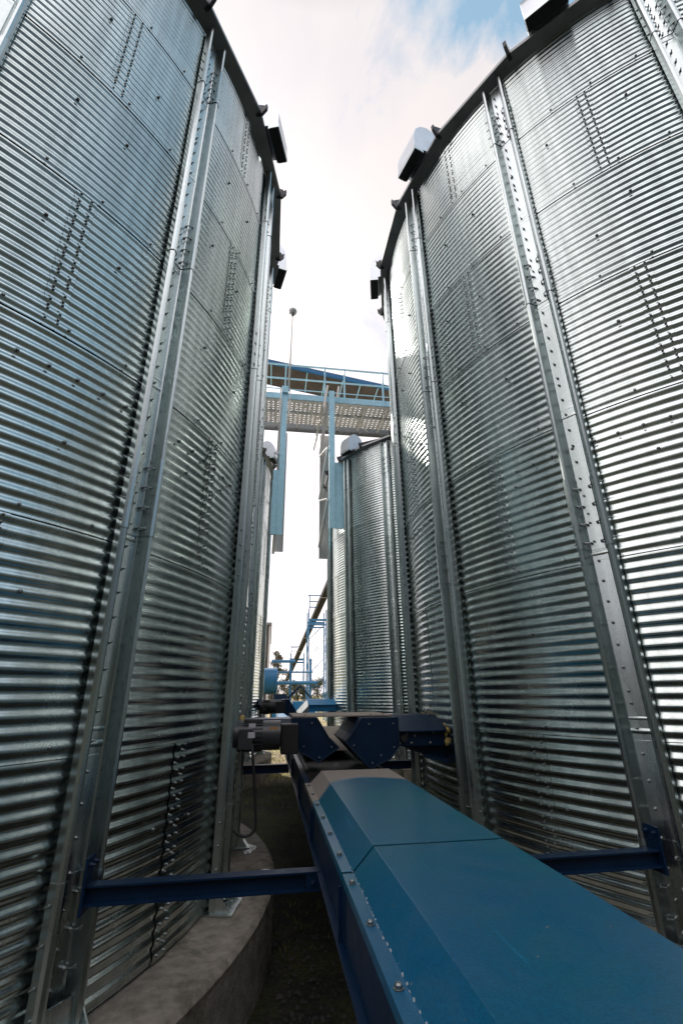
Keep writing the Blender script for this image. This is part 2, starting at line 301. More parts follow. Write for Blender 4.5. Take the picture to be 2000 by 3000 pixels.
# ------------------------------------------------------------------ ground
GZ = -1.85
g = MB(); nx, ny = 60, 60
xs = [-400, -120, -40, -14] + [-14 + i * 0.7 for i in range(1, 41)] + [40, 120, 400]
ys = [-60, -20, -8] + [-8 + i * 0.8 for i in range(1, 60)] + [60, 90, 160, 400, 1200]
vv = []
for y in ys:
    for x in xs: vv.append((x, y, GZ + (0.02 * math.sin(x * 1.7 + y) + 0.015 * math.sin(y * 2.3 - x * .9) if abs(x) < 14 and y < 40 else 0)))
ff = [(j * len(xs) + i, j * len(xs) + i + 1, (j + 1) * len(xs) + i + 1, (j + 1) * len(xs) + i) for j in range(len(ys) - 1) for i in range(len(xs) - 1)]
g.add(vv, ff)
structure('ground', g, M['ground'], True)

# loose stones and tufts on the strip between the silo pads
rnd = random.Random(31); gr = MB(); gs = MB()
def free(x, y): return all(math.hypot(x - cx, y - cy) > 4.07 for cx, cy in ((-3.935, 4.88), (5.29, 4.84), (-3.9, 13.4), (5.33, 13.4)))
for i in range(5200):
    y = rnd.uniform(.6, 13) if i % 3 else rnd.uniform(.6, 5); x = rnd.uniform(-1.2, 1.6)
    if not free(x, y): continue
    r = rnd.uniform(.005, .018); z = GZ + r * .25
    a = rnd.uniform(0, 6.28); ring = [(x + r * rnd.uniform(.7, 1.3) * math.cos(a + k * 1.2566), y + r * rnd.uniform(.7, 1.3) * math.sin(a + k * 1.2566), z) for k in range(5)]
    top = [(x + (p[0] - x) * .5, y + (p[1] - y) * .5, z + r * rnd.uniform(.5, 1)) for p in ring]
    gr.add(ring + top, [(5, 6, 7, 8, 9)] + [(k, (k + 1) % 5, 5 + (k + 1) % 5, 5 + k) for k in range(5)])
for i in range(9000):
    y = rnd.uniform(4.5, 20) ; x = rnd.gauss(.2, .9)
    if not free(x, y) or (y < 9 and rnd.random() < .5): continue
    h = rnd.uniform(.02, .07); a = rnd.uniform(0, 6.28); w_ = .004 + .004 * rnd.random(); lx, ly = rnd.gauss(0, h * .5), rnd.gauss(0, h * .5)
    gs.add([(x - w_ * math.cos(a), y - w_ * math.sin(a), GZ), (x + w_ * math.cos(a), y + w_ * math.sin(a), GZ), (x + lx, y + ly, GZ + h)], [(0, 1, 2)])
M['stone'] = mat('small_stones', (0.05, 0.048, 0.044), 0.9, 0, (9, .5)); M['blade'] = mat('grass_blades', (0.11, 0.12, 0.03), 0.7, 0, (2, .5))
go = gr.build('gravel', M['stone']); go['kind'] = 'stuff'; tag(go, 'loose dark stones on the strip beside the conveyor', 'gravel')
go = gs.build('grass', M['blade']); go['kind'] = 'stuff'; tag(go, 'short sparse grass growing between the silo pads', 'grass')

# unseen dark ridge added behind the camera to darken the wall reflections
M['ridge'] = mat('unseen_dark_ridge', (0.016, 0.02, 0.012), 0.95, 0, (0.2, 0.4))
hm = MB(); nh = 90; rnd = random.Random(21)
for i in range(nh + 1):
    a = R_(60 + 230 * i / nh); rr = 62 + 3 * math.sin(i * .7)
    h = (11 + 3.0 * math.sin(i * .33) + 1.2 * math.sin(i * 1.3) + rnd.uniform(-.6, .6)) * min(1, i / 8, (nh - i) / 8)
    x, y = math.sin(a), math.cos(a)
    hm.v += [(x * rr, y * rr, GZ - .2), (x * (rr + 6), y * (rr + 6), GZ + h), (x * (rr + 40), y * (rr + 40), GZ - .2)]
for i in range(nh): hm.f += [(3 * i, 3 * i + 3, 3 * i + 4, 3 * i + 1), (3 * i + 1, 3 * i + 4, 3 * i + 5, 3 * i + 2)]
structure('added_ridge', hm, M['ridge'], True)

# ------------------------------------------------------------------ grain silos
RW = 3.660; AMP = 0.0053; ZB = -1.39; RH = 1.13; PIT = RH / 16; ZT = ZB + 7 * RH      # ZT = 6.52
ZREL = -GZ                                   # things are built with z=0 at the ground, silo root sits on the ground
def zz(z): return z - GZ
def wall_r(z): return RW + AMP * math.cos(2 * pi * (z - ZB) / PIT + pi)
def make_wall():
    mb = MB(); NA = 192; S = 8
    for k in range(7):
        rows = 16 * S + 1; b = len(mb.v)
        for i in range(-2, rows):
            z = ZB + RH * k + RH * i / (rows - 1)
            if k == 0 and i < 0: z = ZB
            lap = 0.003 + 0.008 * max(0, 1 - max(i, 0) / 24) if k else 0
            r = wall_r(z) + lap + 0.001
            for a in range(NA):
                t = 2 * pi * a / NA; mb.v.append((r * math.cos(t), r * math.sin(t), zz(z)))
        for i in range(rows + 1):
            for a in range(NA):
                mb.f.append((b + i * NA + a, b + i * NA + (a + 1) % NA, b + (i + 1) * NA + (a + 1) % NA, b + (i + 1) * NA + a))
    return mb
def profile_stiff(off=0.0):
    o = 3.668 + off
    outer = [(o + .022, -.120 - off), (o + .066, -.118 - off), (o + .083, -.109 - off), (o + .090, -.096), (o + .083, -.083 + off), (o + .012, -.058 + off), (o + .003, -.050 + off),
             (o + .003, .050 - off), (o + .012, .058 - off), (o + .083, .083 - off), (o + .090, .096), (o + .083, .109 + off), (o + .066, .118 + off), (o + .022, .120 + off)]
    return outer
def open_section(mb, prof, z0, z1, th=.004):
    # sheet-metal section: outer line, inner line th behind it (radially and towards the middle), joined strip by strip
    n = len(prof); nr = []
    for i in range(n):
        a = Vector(prof[max(i - 1, 0)]); b = Vector(prof[min(i + 1, n - 1)]); d = (b - a).normalized(); nr.append(Vector((-d.y, d.x)))
    inn = [(p[0] + q.x * th * (1 if q.x < 0 else -1) if abs(q.x) > .05 else p[0], p[1] + (q.y * th * (1 if q.x < 0 else -1))) for p, q in zip(prof, nr)]
    inn = [(min(r, p[0] - .0005), t) for (r, t), p in zip(inn, prof)]
    b = len(mb.v)
    for z in (z0, z1):
        for r, t in prof: mb.v.append((r, t, z))
        for r, t in inn: mb.v.append((r, t, z))
    for i in range(n - 1):
        o0, o1, i0, i1 = b + i, b + i + 1, b + n + i, b + n + i + 1; u = 2 * n
        mb.f += [(o0, o1, o1 + u, o0 + u), (i0, i0 + u, i1 + u, i1), (o0, i0, i1, o1), (o0 + u, o1 + u, i1 + u, i0 + u)]
    for i in (0, n - 1): mb.f.append((b + i, b + i + 2 * n, b + n + i + 2 * n, b + n + i))
def make_stiffener():
    mb = MB(); open_section(mb, profile_stiff(), zz(ZB) + 0.01, zz(6.44))
    for s in (5.48, 3.22, 0.93, -1.33):
        open_section(mb, profile_stiff(0.0045), zz(s), zz(min(s + 0.55, 6.4)))
    return mb
def make_stiffener_bolts(mb):
    z = ZB + 0.12; o = 3.671
    k = 0
    while z < 6.40:
        bolt_into(mb, (o, -0.016, zz(z)), (1, 0, 0), 0.0085, 0.009, 0.020); z += PIT * 2 if k % 9 else PIT * 1.0; k += 1
    for s in (5.48, 3.22, 0.93, -1.33):
        for i, dz in enumerate((0.05, 0.19, 0.33, 0.47)):
            if s + dz > 6.38: continue
            for t in (-0.034, 0.034): bolt_into(mb, (o + .005, t, zz(s + dz)), (1, 0, 0), 0.0085, 0.009, 0.018)
            for sg in (-1, 1):
                bolt_into(mb, (o + .052, sg * 0.1215 + sg * .0, zz(s + dz)), (0, sg, 0), 0.008, 0.008, 0.022)
                bolt_into(mb, (o + .048, sg * 0.0665, zz(s + dz)), (-0.35, -sg, 0), 0.008, 0.008, 0.026)
    return mb
def make_seam():
    # vertical lap of two sheets at angle 0 and ring 0: raised strip following the corrugation, and its double bolt column
    mb = MB(); S = 8; rows = 16 * S + 1; W = 0.066
    for i in range(rows):
        z = ZB + RH * i / (rows - 1)
        for j, t in enumerate((-W, -W * .34, W * .34, W)):
            mb.v.append((math.sqrt((wall_r(z) + .0075) ** 2 - t * t), t, zz(z)))
    for i in range(rows - 1):
        for j in range(3): mb.f.append((4 * i + j, 4 * i + j + 1, 4 * i + 5 + j, 4 * i + 4 + j))
    # raised cut edge of the lapped sheet
    b = len(mb.v)
    for i in range(rows):
        z = ZB + RH * i / (rows - 1)
        for dr in (-.004, .0085): mb.v.append((math.sqrt((wall_r(z) + dr) ** 2 - W * W), W + .0004, zz(z)))
    for i in range(rows - 1): mb.f.append((b + 2 * i, b + 2 * i + 1, b + 2 * i + 3, b + 2 * i + 2))
    return mb
def make_seam_bolts(mb):
    for i in range(16):
        for j, t in enumerate((-0.034, 0.034)):
            z = ZB + PIT * (i + 0.5) + (0 if j else -PIT * 0.0)
            bolt_into(mb, (RW + AMP + .0065, t, zz(z)), (1, t * .27, 0), 0.0070, 0.009)
            if i < 15: bolt_into(mb, (RW - AMP + .0085, t * 1.0, zz(z + PIT * .5)), (1, t * .27, 0), 0.0070, 0.009) if (i + j) % 2 else None
    return mb
def make_ring_bolts():
    # sparse bolts above every horizontal lap, and the full bolt row at 1.75 m above eye level
    mb = MB()
    def put(a, z):
        r = wall_r(z) + .006; c, s = math.cos(R_(a)), math.sin(R_(a)); bolt_into(mb, (r * c, r * s, zz(z)), (c, s, 0), 0.010, 0.010)
    rnd = random.Random(3)
    for k in range(1, 7):
        for a in range(64): put(a * 5.625 + 1.4 + rnd.uniform(-.3, .3), ZB + RH * k + PIT * .5)
        for a in range(48): put(a * 7.5 + 3 + rnd.uniform(-1.6, 1.6), ZB + RH * k - PIT * (5.5 + rnd.choice((0, 1, 4))))
    a = 0
    while a < 144:
        put(a * 2.5 + 0.6, 1.747); a += 1
    return mb
def make_roof():
    mb = MB(); n = 24; re = 3.825; ze = 6.50; apex = 8.55; ph = -7.5
    # roof panels (radial, slightly folded ribs) + dark overhang below them
    ring = []
    for k in range(n):
        a = R_(ph + 15 * k); ring.append((re * math.cos(a), re * math.sin(a)))
    b = len(mb.v)
    for x, y in ring: mb.v.append((x, y, zz(ze)))
    for x, y in ring: mb.v.append((x * .12, y * .12, zz(apex)))
    for x, y in ring: mb.v.append((x, y, zz(ze + .045)))
    for x, y in ring: mb.v.append((x * 3.60 / re, y * 3.60 / re, zz(ze - .045)))
    for k in range(n):
        k2 = (k + 1) % n
        mb.f.append((b + 2 * n + k, b + 2 * n + k2, b + n + k2, b + n + k))
        mb.f.append((b + k, b + k2, b + 2 * n + k2, b + 2 * n + k))
        mb.f.append((b + 3 * n + k, b + 3 * n + k2, b + k2, b + k))
    mb.f.append(tuple(b + n + k for k in range(n)))
    return mb
def make_roof_rib():
    mb = MB(); ph = 0; n = 1; re = 3.825
    # folded rib from eave to apex, with the horn that closes its end
    mb.prism([(3.70, zz(6.50)), (3.90, zz(6.62)), (3.895, zz(6.545)), (3.84, zz(6.47))], 'y', -.018, .018)
    mb.bar((3.84, 0, zz(6.59)), (.5, 0, zz(8.55)), .03, .07)
    return mb
def make_vent():
    # goose-neck roof vent: side profile (radial, z) swept tangentially, black plate below paints the shade of its opening
    P = [(3.46, 6.62), (3.46, 6.90), (3.52, 7.01), (3.62, 7.07), (3.74, 7.09), (3.85, 7.04), (3.93, 6.93), (3.965, 6.78), (3.97, 6.50), (3.84, 6.50), (3.84, 6.56)]
    mb = MB(); mb.prism([(r, zz(z)) for r, z in P], 'y', -.20, .20)
    lip = MB(); lip.box(3.9715, 3.977, -.204, .204, zz(6.495), zz(6.56)); lip.box(3.86, 3.965, -.206, -.2015, zz(6.495), zz(6.53)); lip.box(3.86, 3.965, .2015, .206, zz(6.495), zz(6.53))
    mouth_shade = MB(); mouth_shade.box(3.845, 3.962, -.192, .192, zz(6.490), zz(6.499))
    return mb, lip, mouth_shade
def make_pad():
    mb = MB(); n = 120
    prof = [(0.5, zz(ZB) - .012), (4.02, zz(ZB) - .012), (4.045, zz(ZB) - .03)]
    z = zz(ZB) - .04; i = 0
    while z > 0.02:
        prof.append((4.046 + .006 * math.cos(i * pi), z)); z -= .042; i += 1
    prof.append((4.05, -0.05))
    for k in range(n):
        t = 2 * pi * k / n
        for r, zq in prof: mb.v.append((r * math.cos(t), r * math.sin(t), zq))
    m = len(prof)
    for k in range(n):
        for i in range(m - 1): mb.f.append((k * m + i, ((k + 1) % n) * m + i, ((k + 1) % n) * m + i + 1, k * m + i + 1))
    return mb
def make_foot():
    mb = MB(); z0 = zz(ZB) - .010
    mb.box(3.63, 3.86, -.15, .15, z0, z0 + .012)
    mb.box(3.72, 3.732, -.13, .13, z0 + .012, z0 + .16)
    for t in (-.11, .11):
        mb.prism([(3.73, z0 + .01), (3.84, z0 + .01), (3.73, z0 + .14)], 'y', t - .005, t + .005)
        bolt_into(mb, (3.80, t * .55, z0 + .012), (0, 0, 1), .016, .014, .03)
    return mb

proto = {}
def build_proto():
    p = bpy.data.objects.new('p', None)
    proto['wall'] = make_wall().build('wall', M['galv'], None, True)
    def with_bolts(base, addb, name, m, smooth):
        n = len(base.f); o = addb(base).build(name, m, None, smooth); o.data.materials.append(M['bolt'])
        for i, p in enumerate(o.data.polygons):
            if i >= n: p.material_index = 1
        return o
    proto['stiff'] = with_bolts(make_stiffener(), make_stiffener_bolts, 'stiffener', M['galv2'], False)
    proto['seam'] = with_bolts(make_seam(), make_seam_bolts, 'bolted_seam', M['galv'], 'auto')
    proto['ringb'] = make_ring_bolts().build('sheet_bolt', M['bolt'])
    proto['roof'] = make_roof().build('roof', M['galvdull'])
    proto['rib'] = make_roof_rib().build('roof_rib', M['steeldark'])
    a, b, c = make_vent()
    proto['vent'] = a.build('roof_vent', M['ventsheet'], None, 'auto'); proto['lip'] = b.build('mouth_rim', M['galv2']); proto['mouth_shade'] = c.build('mouth_shade', M['rib'])
    proto['pad'] = make_pad().build('foundation', M['concrete'], None, 'auto')
    proto['foot'] = make_foot().build('foot_bracket', M['galv2'], None)
build_proto()
used = set()
def inst(key, parent, rot=0.0, dz=0.0):
    o = proto[key]
    if key in used: o = o.copy(); COL.objects.link(o)
    used.add(key); o.parent = parent; o.rotation_euler = (0, 0, R_(rot)); o.location = (0, 0, dz); return o
def silo(cx, cy, rot, vents, label):
    t = thing('grain_silo', label, 'grain silo', (cx, cy, GZ), R_(rot), 'galvanised grain silos in two rows')
    inst('wall', t); inst('pad', t); inst('roof', t); inst('ringb', t)
    for k in range(16):
        a = -34.0 + 22.5 * k
        inst('stiff', t, a)
        inst('foot', t, a)
    for k in range(16):
        a = -45.2 + 22.5 * k
        for ring in ((5, 3, 1) if k % 2 == 0 else (6, 4, 2, 0)):
            inst('seam', t, a, RH * ring)
    for k in range(24): inst('rib', t, -22.5 + 15 * k)
    for v in vents:
        s = inst('vent', t, v - rot); inst('lip', s); inst('mouth_shade', s)
    return t
silo(-3.935, 4.88, 0.0, (-47, -17, 13, 43), 'tall corrugated steel silo filling the left side of the photo, nearest on the left')
silo(5.29, 4.84, -134.4, (-135.5, -163.5, 166.5, 136), 'tall corrugated steel silo filling the right side of the photo, nearest on the right')
silo(-3.90, 13.4, 12.0, (-17, 13, 43), 'farther silo seen as a thin sunlit strip behind the edge of the near left silo')
silo(5.33, 13.4, -120.9, (-151, -121), 'farther silo with a domed vent, framed between the gantry post and the near right silo')

# ------------------------------------------------------------------ main chain conveyor between the silo rows
XC = 0.68
mc = thing('grain_conveyor', 'long blue covered grain conveyor running along the ground between the silo rows', 'conveyor', (XC, 0, GZ))
def part(mb, name, m, parent, smooth=False, bevel=0.0):
    """mesh given in world coordinates, stored relative to its thing"""
    root = parent
    while root.parent: root = root.parent
    mw = Matrix.Translation(root.location)
    mi = mw.inverted()
    mb.v = [tuple(mi @ Vector(v)) for v in mb.v]
    return mb.build(name, m, parent, smooth, bevel)
ZC = -0.535; ZF = -0.613
# the paint is mapped in object space: these panels keep world coordinates through their own transform
def cover_obj(y0, y1, lift=0.0, sag=0.0):
    t = .004
    P = [(.296, ZF - .03), (.296, ZF), (.337, ZF), (.42, ZC)] + [(.42 + .52 * i / 8, ZC + (lift if 0 < i < 8 else 0)) for i in range(1, 8)] + [(.94, ZC), (1.023, ZF), (1.064, ZF), (1.064, ZF - .03)]
    n = len(P); ysn = [y0 + (y1 - y0) * j / 6 for j in range(7)]
    mb = MB()
    for j, y in enumerate(ysn):
        for i, (x, z) in enumerate(P):
            u = (x - .42) / .52
            bow = lift * math.sin(pi * min(max(u, 0), 1)) * (j / 6) ** 4
            mb.v.append((x, y, (z if not (0 < u < 1) else ZC) + bow))
    for j in range(6):
        for i in range(n - 1): mb.f.append((j * n + i, j * n + i + 1, (j + 1) * n + i + 1, (j + 1) * n + i))
    o = mb.build('cover_panel', M['cover'], mc, False, 0.0)
    me = o.data
    s = o.modifiers.new('thickness', 'SOLIDIFY'); s.thickness = 0.004; s.offset = -1
    bv = o.modifiers.new('edge', 'BEVEL'); bv.width = 0.004; bv.segments = 2; bv.angle_limit = R_(25)
    o.location = (-XC, 0, -GZ)
    return o
cover_obj(-4.6, -1.32)
cover_obj(-1.312, 2.032, lift=0.0)
cover_obj(2.050, 3.915, lift=0.0)
# second panel's edge lifts a little: separate lapping strip below
mb = MB(); mb.prism([(.34, ZF - .008), (.425, ZC - .010), (.935, ZC - .010), (1.02, ZF - .008), (1.02, ZF - .012), (.935, ZC - .014), (.425, ZC - .014), (.34, ZF - .012)], 'y', 1.98, 2.10)
part(mb, 'joint_strip', M['rib'], mc)
# trough sides with angle flanges
for s in (-1, 1):
    mb = MB(); xo = XC + s * .379; xi = XC + s * .372
    a, b = sorted((xo, xi)); mb.box(a, b, -4.6, 17, -.815, ZF - .036 if False else ZF - .006)
    a, b = sorted((XC + s * .372, XC + s * .34)); mb.box(a, b, -4.6, 17, ZF - .012, ZF - .007)
    a, b = sorted((XC + s * .405, XC + s * .372)); mb.box(a, b, -4.6, 17, -.822, -.8155)
    for y in [-.4 + 1.22 * k for k in range(14)]:
        a, b = sorted((XC + s * .379, XC + s * .398)); mb.box(a, b, y, y + .006, -.815, ZF - .04)
        a, b = sorted((XC + s * .379, XC + s * .3825)); mb.box(a, b, y - .05, y + .05, -.814, ZF - .04)
    part(mb, 'trough_side', M['blue_dark'], mc)
mb = MB(); mb.box(.31, 1.05, -4.6, 17, -.806, -.80); part(mb, 'trough_floor', M['steeldark'], mc)
mb = MB()
for k in range(70):
    y = 3.6 + k * .045; mb.bar((.33, y, -.655), (1.03, y + .28, -.655), .016, .02)
part(mb, 'chain_flights', M['steeldark'], mc)
mb = MB(); mb.box(.312, 1.048, 3.4, 17, -.69, -.68); part(mb, 'return_plate', M['steeldark'], mc)
for k in range(-2, 13):
    y = 1.93 - .31 + .31 * k - .31 + .31
    if y > 3.85: break
    for x in (.316, 1.044):
        mb = MB(); bolt_into(mb, (x, y, ZF + .0005), (0, 0, 1), .0095, .009, 0); part(mb, 'cover_bolt', M['bolt'], mc)
mb = MB(); rnd = random.Random(5); y = .3
while y < 2.0:
    r = rnd.uniform(.0012, .0032); x = .338 + rnd.uniform(-.003, .003)
    mb.tube([(x, y, ZF), (x + rnd.uniform(-.002, .002), y + rnd.uniform(.003, .012), ZF + r)], r, 6); y += rnd.uniform(.008, .05)
while y < 3.1:
    r = rnd.uniform(.001, .002); mb.tube([(.338, y, ZF), (.338, y + .006, ZF + r)], r, 5); y += rnd.uniform(.03, .09)
M['bead'] = mat('sealant', (0.30, 0.33, 0.36), 0.4)
part(mb, 'sealant_bead', M['bead'], mc)
# raised hood farther on and its closed cover beyond
mb = MB(); mb.prism([(5.45, -.56), (5.50, -.535), (5.95, -.372), (6.35, -.372), (6.6, -.53), (6.6, -.56)], 'x', .40, .98); part(mb, 'inlet_hood', M['dustplate'], mc, False, .006)
mb = MB(); P = [(.296, ZF - .03), (.296, ZF), (.337, ZF), (.42, ZC), (.94, ZC), (1.023, ZF), (1.064, ZF), (1.064, ZF - .03)]
mb.prism(P, 'y', 6.5, 17.0); part(mb, 'far_cover', M['blue_hood'], mc, False, .003)

# cross beams that carry it
def ibeam(x0, x1, y, zt, h=.095, wd=.09, name='support_beam', label='', ends=(True, True)):
    o = thing('support_beam', label, 'steel beam', ((x0 + x1) / 2, y, zt - h)); o['kind'] = 'thing'
    mb = MB(); mb.box(x0, x1, y - wd / 2, y + wd / 2, zt - .008, zt); mb.box(x0, x1, y - wd / 2, y + wd / 2, zt - h, zt - h + .008); mb.box(x0, x1, y - .004, y + .004, zt - h + .0085, zt - .0085)
    part(mb, 'beam', M['blue_dark'], o)
    for i, x in enumerate((x0, x1)):
        if ends[i]:
            mb = MB(); d = .006; mb.box(x - d, x + d, y - .05, y + .05, zt - h - .03, zt + .11)
            s = 1 if i == 0 else -1
            for yy in (-.03, .03): bolt_into(mb, (x + s * d, y + yy, zt + .08), (s, 0, 0), .012, .012, .015)
            part(mb, 'end_plate', M['blue_dark'], o)
    # cleats and packing where it meets the trough
    for i, x in enumerate((x0, x1)):
        if not ends[i]:
            s = 1 if i == 0 else -1; mb = MB(); mb.box(min(x, x + s * .07), max(x, x + s * .07), y - .03, y - .0045, zt - h + .0085, zt - .0085)
            bolt_into(mb, (x + s * .035, y - .0305, zt - .045), (0, -1, 0), .010, .009, .01); part(mb, 'cleat', M['blue_dark'], o)
    return o
ibeam(-.80, .292, 2.78, -.812, .08, .07, label='dark blue steel beam crossing from the near left silo to the conveyor', ends=(True, False))
ibeam(1.068, 2.16, 2.76, -.812, .08, .07, label='dark blue steel beam from the conveyor to the near right silo', ends=(False, True))
ibeam(-.70, .292, 6.60, -.812, label='short dark beam left of the conveyor in front of the sunlit grass', ends=(True, False))
ibeam(1.068, 2.00, 6.60, -.812, label='short dark beam right of the conveyor below the far right arm', ends=(False, True))

# ------------------------------------------------------------------ silo discharge conveyors (near pair)
def hexprof(yc, zt, top=.20, fl=.45, drop=.12, body=.12, hb=.40):
    return [(yc - hb, zt - drop - body), (yc - hb, zt - drop - .012), (yc - fl, zt - drop - .012), (yc - fl, zt - drop), (yc - top, zt), (yc + top, zt), (yc + fl, zt - drop), (yc + fl, zt - drop - .012), (yc + hb, zt - drop - .012), (yc + hb, zt - drop - body)]
def ring_foam(x, prof, name, parent, seed=1, r=.017):
    rnd = random.Random(seed); mb = MB(); pts = []
    for i in range(len(prof) - 1):
        a, b = prof[i], prof[i + 1]; n = max(2, int(math.hypot(a[0] - b[0], a[1] - b[1]) / .03))
        for j in range(n): t = j / n; pts.append((x + rnd.uniform(-.012, .012), a[0] + (b[0] - a[0]) * t + rnd.uniform(-.008, .008), a[1] + (b[1] - a[1]) * t + rnd.uniform(-.006, .012)))
    mb.tube(pts, [r * rnd.uniform(.6, 1.5) for _ in pts], 8); return part(mb, name, M['foam'], parent, True)
def motor(cx, y, z, parent, dark='motor', r=.112):
    mt = part(MB().tube([(cx - .165, y, z), (cx + .165, y, z)], r, 28), 'motor', M[dark], parent, 'auto')
    mb = MB(); mb.tube([(cx - .215, y, z), (cx - .155, y, z)], r * 1.08, 28); part(mb, 'fan_cowl', M[dark], mt, 'auto')
    mb = MB()
    for k in range(24):
        a = 2 * pi * k / 24
        mb.bar((cx - .14, y + math.cos(a) * (r + .003), z + math.sin(a) * (r + .003)), (cx + .02, y + math.cos(a) * (r + .003), z + math.sin(a) * (r + .003)), .004, .012, (0, math.cos(a), math.sin(a)))
    part(mb, 'cooling_fins', M[dark], mt)
    mb = MB(); mb.box(cx - .17, cx - .06, y - r - .055, y - r + .02, z - .03 - .06, z + .06); part(mb, 'terminal_box', M[dark], mt, False, .006)
    return mt
# left
YC = 4.92; ZA = -.195
la = thing('discharge_conveyor', 'dark blue discharge conveyor with grey motor, leaving the near left silo', 'conveyor', (0, YC, GZ), 0, 'discharge conveyors from the silos')
mb = MB(); mb.prism(hexprof(YC, ZA - .012, .16, .34, .11, .12, .30), 'x', -.30, .30); part(mb, 'housing', M['blue_dark'], la, False, .004)
mb = MB(); mb.prism([(.22, -.195), (.445, -.195), (.555, -.365), (.645, -.445), (.46, -.555), (.30, -.47), (.22, -.38)], 'y', 4.56, 5.22); ch = part(mb, 'spout', M['blue_dark'], la, False, .004)
mb = MB(); mb.bar((.56, 4.555, -.362), (.65, 4.555, -.446), .006, .012); mb.bar((.30, 4.553, -.50), (.36, 4.553, -.60), .02, .01)
part(mb, 'spout_flange', M['galvdull'], ch)
mb = MB(); mb.box(.12, .27, 4.38, 4.56, -.47, -.235); part(mb, 'gearbox', M['black'], la, False, .01)
mt = motor(-.055, 4.30, -.312, la)
mb = MB(); mb.prism([(-.045, -.19), (-.01, -.19), (-.01, -.20), (-.045, -.2)], 'y', 4.2, 4.205)
lb = MB(); lb.box(-.150, -.095, 4.208, 4.2105, -.247, -.215); part(lb, 'rating_label', M['label'], mt)
lb = MB(); lb.box(-.150, -.095, 4.1290, 4.1325, -.318, -.275); part(lb, 'terminal_label', M['label'], mt)
lb = MB(); lb.box(.02, .09, 4.200, 4.2035, -.262, -.246); part(lb, 'warning_label', M['labelo'], mt)
ring_foam(-.245, hexprof(YC, ZA - .01, .16, .34, .11, .12, .30), 'foam_seal', la, 2)
mb = MB(); pts = [(-.115, 4.16, -.36)]
for i in range(1, 16):
    t = i / 15; pts.append((-.115 + .06 * math.sin(t * 2.6) - .13 * max(0, t - .62) / .38, 4.16 - .03 * t, -.36 - .62 * math.sin(t * pi * .62)))
mb.tube(pts, .011, 8); part(mb, 'power_cable', M['black'], mt, True)
# right
ra = thing('discharge_conveyor', 'blue discharge conveyor with yellow foam seal, leaving the near right silo', 'conveyor', (1.36, YC, GZ), 0, 'discharge conveyors from the silos')
mb = MB(); mb.prism(hexprof(YC, ZA, .20, .45, .12, .13, .40), 'x', 1.02, 1.70); hs = part(mb, 'housing', M['blue_dark'], ra, False, .004)
mb = MB(); mb.prism([(1.165, -.197), (.83, -.197), (.74, -.33), (.685, -.385), (.90, -.60), (1.08, -.53), (1.165, -.43)], 'y', 4.42, 5.22); part(mb, 'spout', M['blue_dark'], ra, False, .004)
ring_foam(1.655, hexprof(YC, ZA + .008, .20, .46, .12, .14, .41)[3:] if False else hexprof(YC, ZA + .008, .20, .46, .12, .14, .41), 'foam_seal', ra, 4, .021)
mb = MB(); mb.tube([(1.235, YC - .405, -.375), (1.235, YC - .43, -.375)], .032, 20); part(mb, 'shaft_hole_shade', M['rib'], ra)  # black disc on the face paints the shade inside a hole
for x, z in ((1.27, -.345), (1.345, -.36), (1.20, -.42), (1.31, -.42), (1.49, -.42), (1.52, -.335)):
    mb = MB(); bolt_into(mb, (x, YC - .402, z), (0, -1, 0), .009, .008, .012); part(mb, 'housing_bolt', M['bolt'], ra)
mb = MB(); mb.prism([(1.22, -.445), (1.66, -.445), (1.66, -.60)], 'y', 4.60, 4.61); mb.bar((1.45, 4.58, -.53), (1.68, 4.50, -.585), .03, .03); part(mb, 'bracket', M['blue_dark'], ra)
def rim(poly, y, name, parent, close=False):
    mb = MB(); n = len(poly)
    for i in range(n if close else n - 1):
        a = poly[i]; c = poly[(i + 1) % n]; mb.bar((a[0], y, a[1]), (c[0], y, c[1]), .010, .016, (0, 1, 0))
    part(mb, name, M['edge'], parent)
M['edge'] = mat('worn_blue_edge', (0.012, 0.03, 0.06), 0.4, 0.2, (30, .6))
rim([(.22, -.20), (.22, -.38), (.30, -.47), (.46, -.555), (.645, -.445), (.555, -.365), (.445, -.195)], 4.556, 'spout_rim', la)
rim([(1.165, -.20), (1.165, -.43), (1.08, -.53), (.90, -.60), (.685, -.385), (.74, -.33), (.83, -.197)], 4.416, 'spout_rim', ra)
for x, z in ((.26, -.24), (.40, -.24), (.33, -.43), (.47, -.52), (.58, -.44)):
    mb = MB(); bolt_into(mb, (x, 4.559, z), (0, -1, 0), .006, .006, .008); part(mb, 'spout_bolt', M['bolt'], la)
for x, z in ((1.12, -.25), (.90, -.25), (1.12, -.44), (.92, -.56), (.76, -.42), (1.0, -.50)):
    mb = MB(); bolt_into(mb, (x, 4.419, z), (0, -1, 0), .006, .006, .008); part(mb, 'spout_bolt', M['bolt'], ra)
# plate that joins both heads
pl = MB(); pl.box(.225, 1.16, 4.585, 5.38, -.192, -.180)
pr = thing('cover_plate', 'flat dusty grey plate lying across the heads of the near discharge conveyors', 'plate', (.69, 4.98, -.192))
part(pl, 'plate', M['dustplate'], pr, False, .002)
for x in (.34, .52, .96, 1.08):
    mb = MB(); bolt_into(mb, (x, 4.63, -.180), (0, 0, 1), .007, .006, .006); part(mb, 'plate_bolt', M['bolt'], pr)

